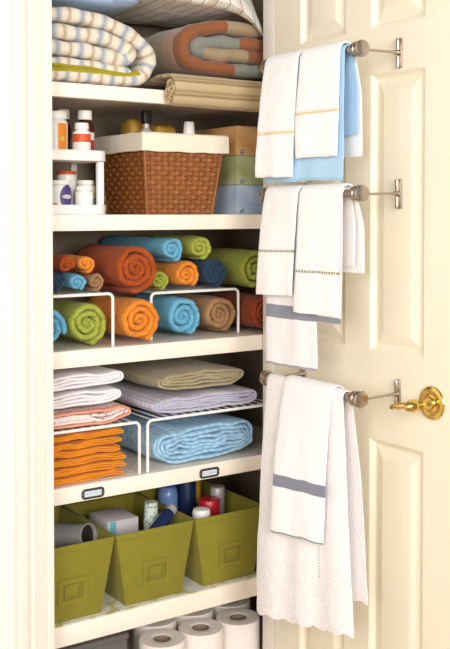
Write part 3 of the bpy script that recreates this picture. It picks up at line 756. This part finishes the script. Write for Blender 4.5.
# ------------------------------------------------------------------ green canvas bins and their contents
def bin_(label, x0, x1):
    y0, y1, h, tp, ty = 2.010, 2.30, 0.172, 0.030, 0.010
    mx, my = (x0 + x1) / 2, (y0 + y1) / 2
    e = thing('storage_bin', label, 'bin', (mx, my, z5_), 'green canvas storage bins')
    frus(e, 'body', 'bin', x0 - mx, x1 - mx, y0 - my, y1 - my, 0, h, tp, 0.005, tapy=ty)
    def fr(cx, cz, w_, h_, th, name, par, out, proud):
        bm = bmesh.new(); sl = ty / h
        def P(x, z, o_): return (x, y0 - my + ty - sl * z - o_, z)
        R_ = []
        for ww, hh, oo in ((w_, h_, -0.0005), (w_, h_, proud), (w_ - th, h_ - th, proud), (w_ - th, h_ - th, -0.0005)):
            R_.append([bm.verts.new(P(cx + sx * ww, cz + sz * hh, oo + out)) for sx, sz in ((-1, -1), (1, -1), (1, 1), (-1, 1))])
        for A, B in zip(R_, R_[1:]):
            for k in range(4): bm.faces.new((A[k], A[(k + 1) % 4], B[(k + 1) % 4], B[k]))
        return obj(name, bm, 'bin', par, ang=20)
    f_ = fr(0.003, 0.067, 0.036, 0.029, 0.011, 'label_pocket', e, 0.0, 0.0028)
    fr(0.003, 0.067, 0.0205, 0.0155, 0.003, 'pocket_window', f_, 0.0, 0.0034)
    # stitched hem along the rim
    bm = bmesh.new(); hh = 0.014; i_ = tp * hh / h; j_ = ty * hh / h
    tube([(x0 - mx + i_, y0 - my + j_ - 0.0004, h - hh), (x1 - mx - i_, y0 - my + j_ - 0.0004, h - hh)], 0.0009, 5, bm)
    tube([(x0 - mx + i_ - 0.0004, y0 - my + j_, h - hh), (x0 - mx + i_ - 0.0004, y1 - my - j_, h - hh)], 0.0009, 5, bm)
    obj('hem_seam', bm, 'bin', e)
    return e
bin_('green canvas bin at the casing holding a grey hair dryer', 0.850, 1.063)
bin_('green canvas bin in the middle holding a pale carton', 1.066, 1.277)
bin_('green canvas bin at the door jamb holding blue and red containers', 1.280, 1.491)
bf = z5_ + 0.0055
e = thing('hair_dryer', 'grey hair dryer with a dark round outlet in the left green bin', 'hair dryer', (0.985, 2.10, z5_ + 0.165), None, 0.0)
e.rotation_euler = (math.radians(-13), 0, math.radians(22))
e.location = (1.002, 2.142, z5_ + 0.146)
obj('barrel', lathe([(0.012, 0.075), (0.026, 0.07), (0.033, 0.05), (0.034, 0.02), (0.028, -0.03), (0.0275, -0.075), (0.0255, -0.075), (0.025, -0.03)], 28, 'Y'), 'steel', e)
obj('outlet', lathe([(0.0245, -0.066), (0.0246, -0.06), (0.004, -0.058)], 24, 'Y'), 'black', e)
obj('handle', tube([(0, 0.03, -0.03), (0, 0.038, -0.075), (0, 0.045, -0.12)], [0.015, 0.013, 0.012], 12), 'steel', e)
e = thing('carton', 'pale carton with a turquoise stripe in the middle green bin', 'box', (1.140, 2.165, z5_ + 0.1075), None, 0.0)
obj('body', box(-0.041, 0.043, -0.05, 0.05, 0, 0.062, 0.0015), 'carton', e)
obj('stripe', box(-0.036, -0.019, -0.0506, -0.0495, 0.001, 0.061, 0.0002), 'teal', e)
pk = packet('dark grey packet lying under the pale carton', 1.145, 2.165, bf, 0.07, 0.095, 0.096, 'greybox', 0.0)
pk['group'] = 'things in the green bins'
def jar(name, label, x, y, zb, prof_, mat, cat, parts=(), rot=None):
    e = thing(name, label, cat, (x, y, zb), 'things in the green bins')
    obj('body', lathe(prof_, 24), mat, e)
    for nm, pr, m in parts: obj(nm, lathe(pr, 24), m, e)
    if rot: e.rotation_euler = rot
    return e
t = NT('green_speckled_print', 0.5); vo = t.n('ShaderNodeTexVoronoi'); vo.inputs['Scale'].default_value = 150; t.link(t.objc(), vo.inputs['Vector'])
t.color(t.mix(t.math('LESS_THAN', vo.outputs['Distance'], 0.35), lin('d8ded0'), lin('5f8f76'))); M['speckle'] = t.m
jar('spray_can', 'slim can with a green and white print in the middle bin', 1.220, 2.118, bf, [(0.017, 0), (0.0185, 0.002), (0.0185, 0.145)], 'plastic2', 'can',
    [('sleeve', [(0.0192, 0.142), (0.0192, 0.146), (0.0160, 0.19), (0.0155, 0.194), (0.006, 0.195)], 'speckle')])
e = thing('tube', 'blue and silver tube leaning at the middle bin rim', 'tube', (1.237, 2.075, z5_ + 0.150), 'things in the green bins')
e.rotation_euler = (math.radians(20), math.radians(10), math.radians(-55))
obj('body', lathe([(0.006, -0.055), (0.016, -0.05), (0.018, 0.0), (0.015, 0.03)], 20, 'Y'), 'navy_pl', e)
obj('cap', lathe([(0.013, 0.0302), (0.014, 0.032), (0.0135, 0.05), (0.01, 0.052)], 20, 'Y'), 'steel', e)
e.location = (1.222, 2.064, z5_ + 0.166)
jar('lotion_bottle', 'large blue bottle with a dark blue cap at the back of right bin', 1.3435, 2.245, bf, [(0.023, 0), (0.0268, 0.003), (0.0268, 0.16), (0.024, 0.178), (0.017, 0.186)], 'blue_clear', 'bottle',
    [('cap', [(0.0245, 0.1862), (0.026, 0.189), (0.026, 0.224), (0.024, 0.228), (0.01, 0.229)], 'blue_pl')])
jar('detergent_bottle', 'dark blue container behind the red one in the right bin', 1.3965, 2.235, bf, [(0.020, 0), (0.0245, 0.003), (0.0245, 0.195), (0.022, 0.205), (0.01, 0.208)], 'navy_pl', 'container')
jar('yellow_bottle', 'yellow-topped container at the back of the right bin', 1.434, 2.26, bf, [(0.018, 0), (0.019, 0.003), (0.019, 0.215), (0.017, 0.225), (0.006, 0.227)], 'yellow_pl', 'container')
jar('white_jar', 'jar with a round white lid at the front of the right bin', 1.339, 2.075, bf, [(0.018, 0), (0.021, 0.002), (0.021, 0.135)], 'plastic2', 'jar',
    [('lid', [(0.0215, 0.1352), (0.023, 0.137), (0.023, 0.160), (0.020, 0.167), (0.01, 0.169)], 'plastic')])
jar('red_jar', 'red round container in the right green bin', 1.392, 2.120, bf, [(0.022, 0), (0.0265, 0.003), (0.0265, 0.150), (0.0275, 0.151), (0.0275, 0.170), (0.025, 0.174), (0.006, 0.175)], 'red_pl', 'container')
jar('grey_jar', 'translucent grey container beside the red one in the right bin', 1.434, 2.145, bf, [(0.017, 0), (0.019, 0.003), (0.019, 0.16), (0.0195, 0.161), (0.0195, 0.19), (0.017, 0.193), (0.006, 0.194)], 'steel', 'container')

# ------------------------------------------------------------------ toilet paper
def tp(label, x, y):
    e = thing('toilet_roll', label, 'toilet paper', (x, y, z6_), 'toilet paper rolls')
    bm = bmesh.new(); pr = [(0.021, 0.001), (0.053, 0), (0.0558, 0.002), (0.056, 0.05), (0.0558, 0.102), (0.054, 0.1045), (0.040, 0.1035), (0.024, 0.1045), (0.0215, 0.103)]
    rings = [[bm.verts.new((r * math.cos(2 * PI * k / 32), r * math.sin(2 * PI * k / 32), h)) for k in range(32)] for r, h in pr]
    for A, B in zip(rings, rings[1:] + rings[:1]):
        for k in range(32): bm.faces.new((A[k], A[(k + 1) % 32], B[(k + 1) % 32], B[k]))
    obj('paper', bm, 'roll', e)
    bm = bmesh.new(); pr = [(0.0208, 0.0005), (0.0208, 0.1025), (0.0196, 0.1025), (0.0196, 0.0005)]
    rings = [[bm.verts.new((r * math.cos(2 * PI * k / 24), r * math.sin(2 * PI * k / 24), h)) for k in range(24)] for r, h in pr]
    for A, B in zip(rings, rings[1:] + rings[:1]):
        for k in range(24): bm.faces.new((A[k], A[(k + 1) % 24], B[(k + 1) % 24], B[k]))
    obj('core', bm, 'tube', e)
for lab, x, y in (('front toilet roll nearest the door jamb', 1.443, 2.065), ('middle toilet roll of the front row', 1.3305, 2.065), ('front toilet roll nearest the grey box', 1.218, 2.063),
             ('back-row toilet roll nearest the door jamb', 1.49, 2.172), ('middle toilet roll of the back row', 1.3765, 2.178), ('back-row toilet roll nearest the grey box', 1.263, 2.176)):
    tp(lab, x, y)
e = thing('storage_box', 'dark grey box on the lowest shelf beside the toilet rolls', 'box', (1.03, 2.20, z6_))
obj('body', box(-0.16, 0.108, -0.11, 0.12, 0, 0.112, 0.003), 'greybox', e)
obj('lid', box(-0.163, 0.111, -0.113, 0.123, 0.1122, 0.127, 0.003), 'greybox', e)

# ------------------------------------------------------------------ towel bars on the door
BX, BR = 1.36, 0.0085
YN, YFAR = 1.522, 1.824
def bar(label, z):
    e = thing('towel_bar', label, 'towel bar', (DX0, (YN + YFAR) / 2, z), 'towel bars on the door')
    ym = (YN + YFAR) / 2; X = BX - DX0
    obj('rod', lathe([(BR, YN - ym), (BR, YFAR - ym)], 18, 'Y', (X, 0, 0)), 'nickel', e)
    for y, s in ((YN - ym, -1), (YFAR - ym, 1)):
        c = obj('end_cap', lathe([(0.012, s * -0.012), (0.0150, s * -0.0115), (0.0157, s * -0.009), (0.0157, s * -0.003), (0.0135, s * -0.001), (0.0125, s * 0.001), (0.0165, s * 0.002), (0.0172, s * 0.004), (0.0172, s * 0.012), (0.0158, s * 0.0148), (0.0125, s * 0.0156), (0.004, s * 0.0158)], 26, 'Y', (X, y, 0)), 'nickel', e)
        obj('pin', lathe([(0.002, 0.0165), (0.0028, 0.017), (0.0028, 0.0195), (0.001, 0.0205)], 8, 'Z', (X + 0.010, y + s * 0.006, -0.004)), 'nickel', c)
        ya = y + s * 0.006
        obj('arm', tube([(X + 0.0165, ya, -0.001), (X + 0.06, ya, 0.000), (-0.022, ya, 0.001), (-0.012, ya, 0.001), (-0.0055, ya, 0.001)], [0.0026, 0.0026, 0.0028, 0.0048, 0.0062], 10), 'nickel', e)
        b = obj('bracket', box(-0.0055, -0.0004, ya - 0.0065, ya + 0.0065, -0.031, 0.031, 0.002), 'nickel', e)
        for q in (-1, 1): obj('boss', lathe([(0.0035, q * 0.006), (0.0042, q * 0.014), (0.0045, q * 0.025), (0.0036, q * 0.030), (0.001, q * 0.0312)], 12, 'Z', (-0.0088, ya, 0)), 'nickel', b)
    return e
BZ = [1.6265, 1.3355, 0.918]
bar('top brushed nickel towel bar on the open door', BZ[0])
bar('middle brushed nickel towel bar on the open door', BZ[1])
bar('bottom brushed nickel towel bar beside the brass handle', BZ[2])

def hang(name, label, mat, zb, yf, yn, lf, ln_, lb, off, t, flare_f=0.02, flare_n=0.004, amp=0.002, seed=0.0, scallop=0.0, group=None, lbn=None, backx=None, bow=0.0, cat='towel', sp_=0.04):
    """towel over a bar: front length far/near lf, ln_; back length lb; off = gap from the rod; UV = (distance from the near edge, distance from the front hem)"""
    R = BR + off + t / 2; NF, NA, NB, K = 30, 10, 16, 34
    bm = bmesh.new(); uvl = bm.loops.layers.uv.verify()
    lbn = lb if lbn is None else lbn
    def centre(i, k):
        s = k / K; y = yf + (yn - yf) * s; L = lf + (ln_ - lf) * s; B = lb + (lbn - lb) * s
        sc = scallop * (abs(math.sin(s * (yf - yn) / sp_ * PI)) ** 0.6) if scallop else 0
        hm = 0.0025 * nz(y * 2, seed, 0, 15)
        if i <= NF:
            q = i / NF; z = zb - (L + sc + hm) * (1 - q); d = 1 - q
            fl = (flare_f + (flare_n - flare_f) * s) * (1 - (1 - d) ** 1.7) * 1.0
            wv_ = amp * d * (math.sin(y * 70 + seed * 9) + 0.8 * nz(y, z, seed, 9)) + 0.0012 * nz(y, z * 1.5, seed + 5, 30) * min(1, d * 6)
            ys = 0.006 * nz(0, z, seed + 2 + s, 7) * d + bow * d * s
            return Vector((BX - R - fl + wv_ - 0.0008, y + ys, z))
        if i <= NF + NA:
            a = PI * (i - NF) / NA
            return Vector((BX - R * math.cos(a), y, zb + R * math.sin(a)))
        q = (i - NF - NA) / NB; z = zb - (B + sc) * q
        fl = (0.012 if backx is None else backx) * min(1, q * 2.5)
        return Vector((BX + R + fl + amp * q * math.sin(y * 60 + seed), y + 0.004 * nz(1, z, seed + s, 8) * q + bow * q * s, z))
    NI = NF + NA + NB
    G = [[centre(i, k) for k in range(K + 1)] for i in range(NI + 1)]
    arc = [0.0]
    for i in range(NI): arc.append(arc[-1] + (G[i + 1][K // 2] - G[i][K // 2]).length)
    def nrm(i, k):
        a = G[min(i + 1, NI)][k] - G[max(i - 1, 0)][k]; b = G[i][min(k + 1, K)] - G[i][max(k - 1, 0)]
        return a.cross(b).normalized()
    O, I = [], []
    for i in range(NI + 1):
        ro, ri = [], []
        for k in range(K + 1):
            e_ = min(k, K - k); h = t / 2 * (0.45 if e_ == 0 else 0.9 if e_ == 1 else 1) * (0.5 if i in (0, NI) else 1)
            n = nrm(i, k) * h; ro.append(bm.verts.new(G[i][k] - n)); ri.append(bm.verts.new(G[i][k] + n))
        O.append(ro); I.append(ri)
    w_ = yf - yn
    def face(vs, uvs):
        f = bm.faces.new(vs)
        for lp, q in zip(f.loops, uvs): lp[uvl].uv = q
    for i in range(NI):
        for k in range(K):
            uq = [(w_ * (1 - k / K), arc[i]), (w_ * (1 - (k + 1) / K), arc[i]), (w_ * (1 - (k + 1) / K), arc[i + 1]), (w_ * (1 - k / K), arc[i + 1])]
            for Gd in (O, I): face((Gd[i][k], Gd[i][k + 1], Gd[i + 1][k + 1], Gd[i + 1][k]), uq)
        for k in (0, K): face((O[i][k], I[i][k], I[i + 1][k], O[i + 1][k]), [(w_ * (1 - k / K), arc[i])] * 2 + [(w_ * (1 - k / K), arc[i + 1])] * 2)
    for i in (0, NI):
        for k in range(K): face((O[i][k], O[i][k + 1], I[i][k + 1], I[i][k]), [(w_ * (1 - k / K), arc[i])] * 4)
    return tag(obj(name, bm, mat, ang=60), label, cat, group)
gt = 'white hand towels on the door'
mA = towelmat('white_towel_yellow_band_low', 'f7f5f3', [(0.094, 0.0985, 'f0c074', 0.85), (0.1, 0.102, 'f0c074', 0.5), (0.0, 0.004, 'e4dcd6', 0.6)])
mB = towelmat('white_towel_yellow_band', 'f7f5f3', [(0.091, 0.0955, 'f0c074', 0.85), (0.097, 0.099, 'f0c074', 0.5), (0.0, 0.004, 'e4dcd6', 0.6)])
mBl = towelmat('light_blue_towel', 'b0d2ec', [(0.0, 0.006, '98c2e2', 0.8)])
mC = towelmat('white_towel_dotted_band', 'f8f5f2', [(0.0935, 0.099, '8f7f4a', 0.95)], dots=True)
mD = towelmat('white_towel_dotted_band_low', 'f8f5f2', [(0.086, 0.0915, '8f7f4a', 0.95)], dots=True)
mE = towelmat('white_towel_grey_band', 'f5f3f3', [(0.105, 0.134, '8f939f', 1.0), (0.0, 0.005, 'a3a6b0', 1.0)])
mE2 = towelmat('white_towel_grey_hem', 'f0ecea', [(0.0, 0.012, '8f939f', 1.0)])
mF = towelmat('white_lace_cloth', 'f6f1f0', [], lace=True)
mG = towelmat('white_towel_wide_grey_band', 'f7f5f5', [(0.1, 0.125, '888b98', 1.0), (0.0, 0.0035, '8f939f', 1.0)])
z = BZ[0]
hang('hand_towel', 'light blue towel on the top bar under two white towels', mBl, z, 1.804, 1.551, 0.262, 0.262, 0.175, 0.0006, 0.0045, 0.014, 0.003, 0.001, 1.1, lbn=0.168)
hang('hand_towel', 'longer white towel with a yellow stripe at the far end of top bar', mA, z, 1.8115, 1.692, 0.252, 0.254, 0.20, 0.0080, 0.0055, 0.027, 0.015, 0.0015, 2.3, group=gt)
hang('hand_towel', 'shorter white towel with a yellow stripe near the cap of top bar', mB, z, 1.685, 1.556, 0.214, 0.214, 0.213, 0.0080, 0.0055, 0.014, 0.006, 0.0015, 3.7, group=gt, backx=0.020)
z = BZ[1]
hang('hand_towel', 'longest white towel with a grey band under the dotted-band towels', mE, z, 1.806, 1.632, 0.378, 0.374, 0.15, 0.0006, 0.0045, 0.010, 0.006, 0.001, 4.1, group=gt)
hang('hand_towel', 'white towel with a grey hem peeking out behind the near dotted-band towel', mE2, z, 1.630, 1.556, 0.268, 0.268, 0.15, 0.0006, 0.0045, 0.005, 0.002, 0.001, 5.2, group=gt)
hang('hand_towel', 'shorter white towel with a dotted olive band at far end', mC, z, 1.8115, 1.693, 0.222, 0.216, 0.16, 0.0080, 0.0055, 0.025, 0.015, 0.0015, 6.3, group=gt)
hang('hand_towel', 'longer white towel with a dotted olive band near the cap', mD, z, 1.686, 1.551, 0.252, 0.252, 0.165, 0.0080, 0.0055, 0.015, 0.006, 0.0015, 7.9, group=gt, backx=0.022)
z = BZ[2]
hang('lace_towel', 'large white lace-edged cloth with scalloped hem on the bottom bar', mF, z, 1.8115, 1.553, 0.520, 0.478, 0.43, 0.0006, 0.005, 0.033, 0.002, 0.003, 8.4, scallop=0.009, bow=-0.036, lbn=0.42, backx=0.012)
hang('hand_towel', 'white towel with a wide grey band hanging over the lace cloth', mG, z, 1.742, 1.582, 0.319, 0.308, 0.14, 0.0072, 0.0045, 0.037, 0.021, 0.001, 9.5, group=gt)
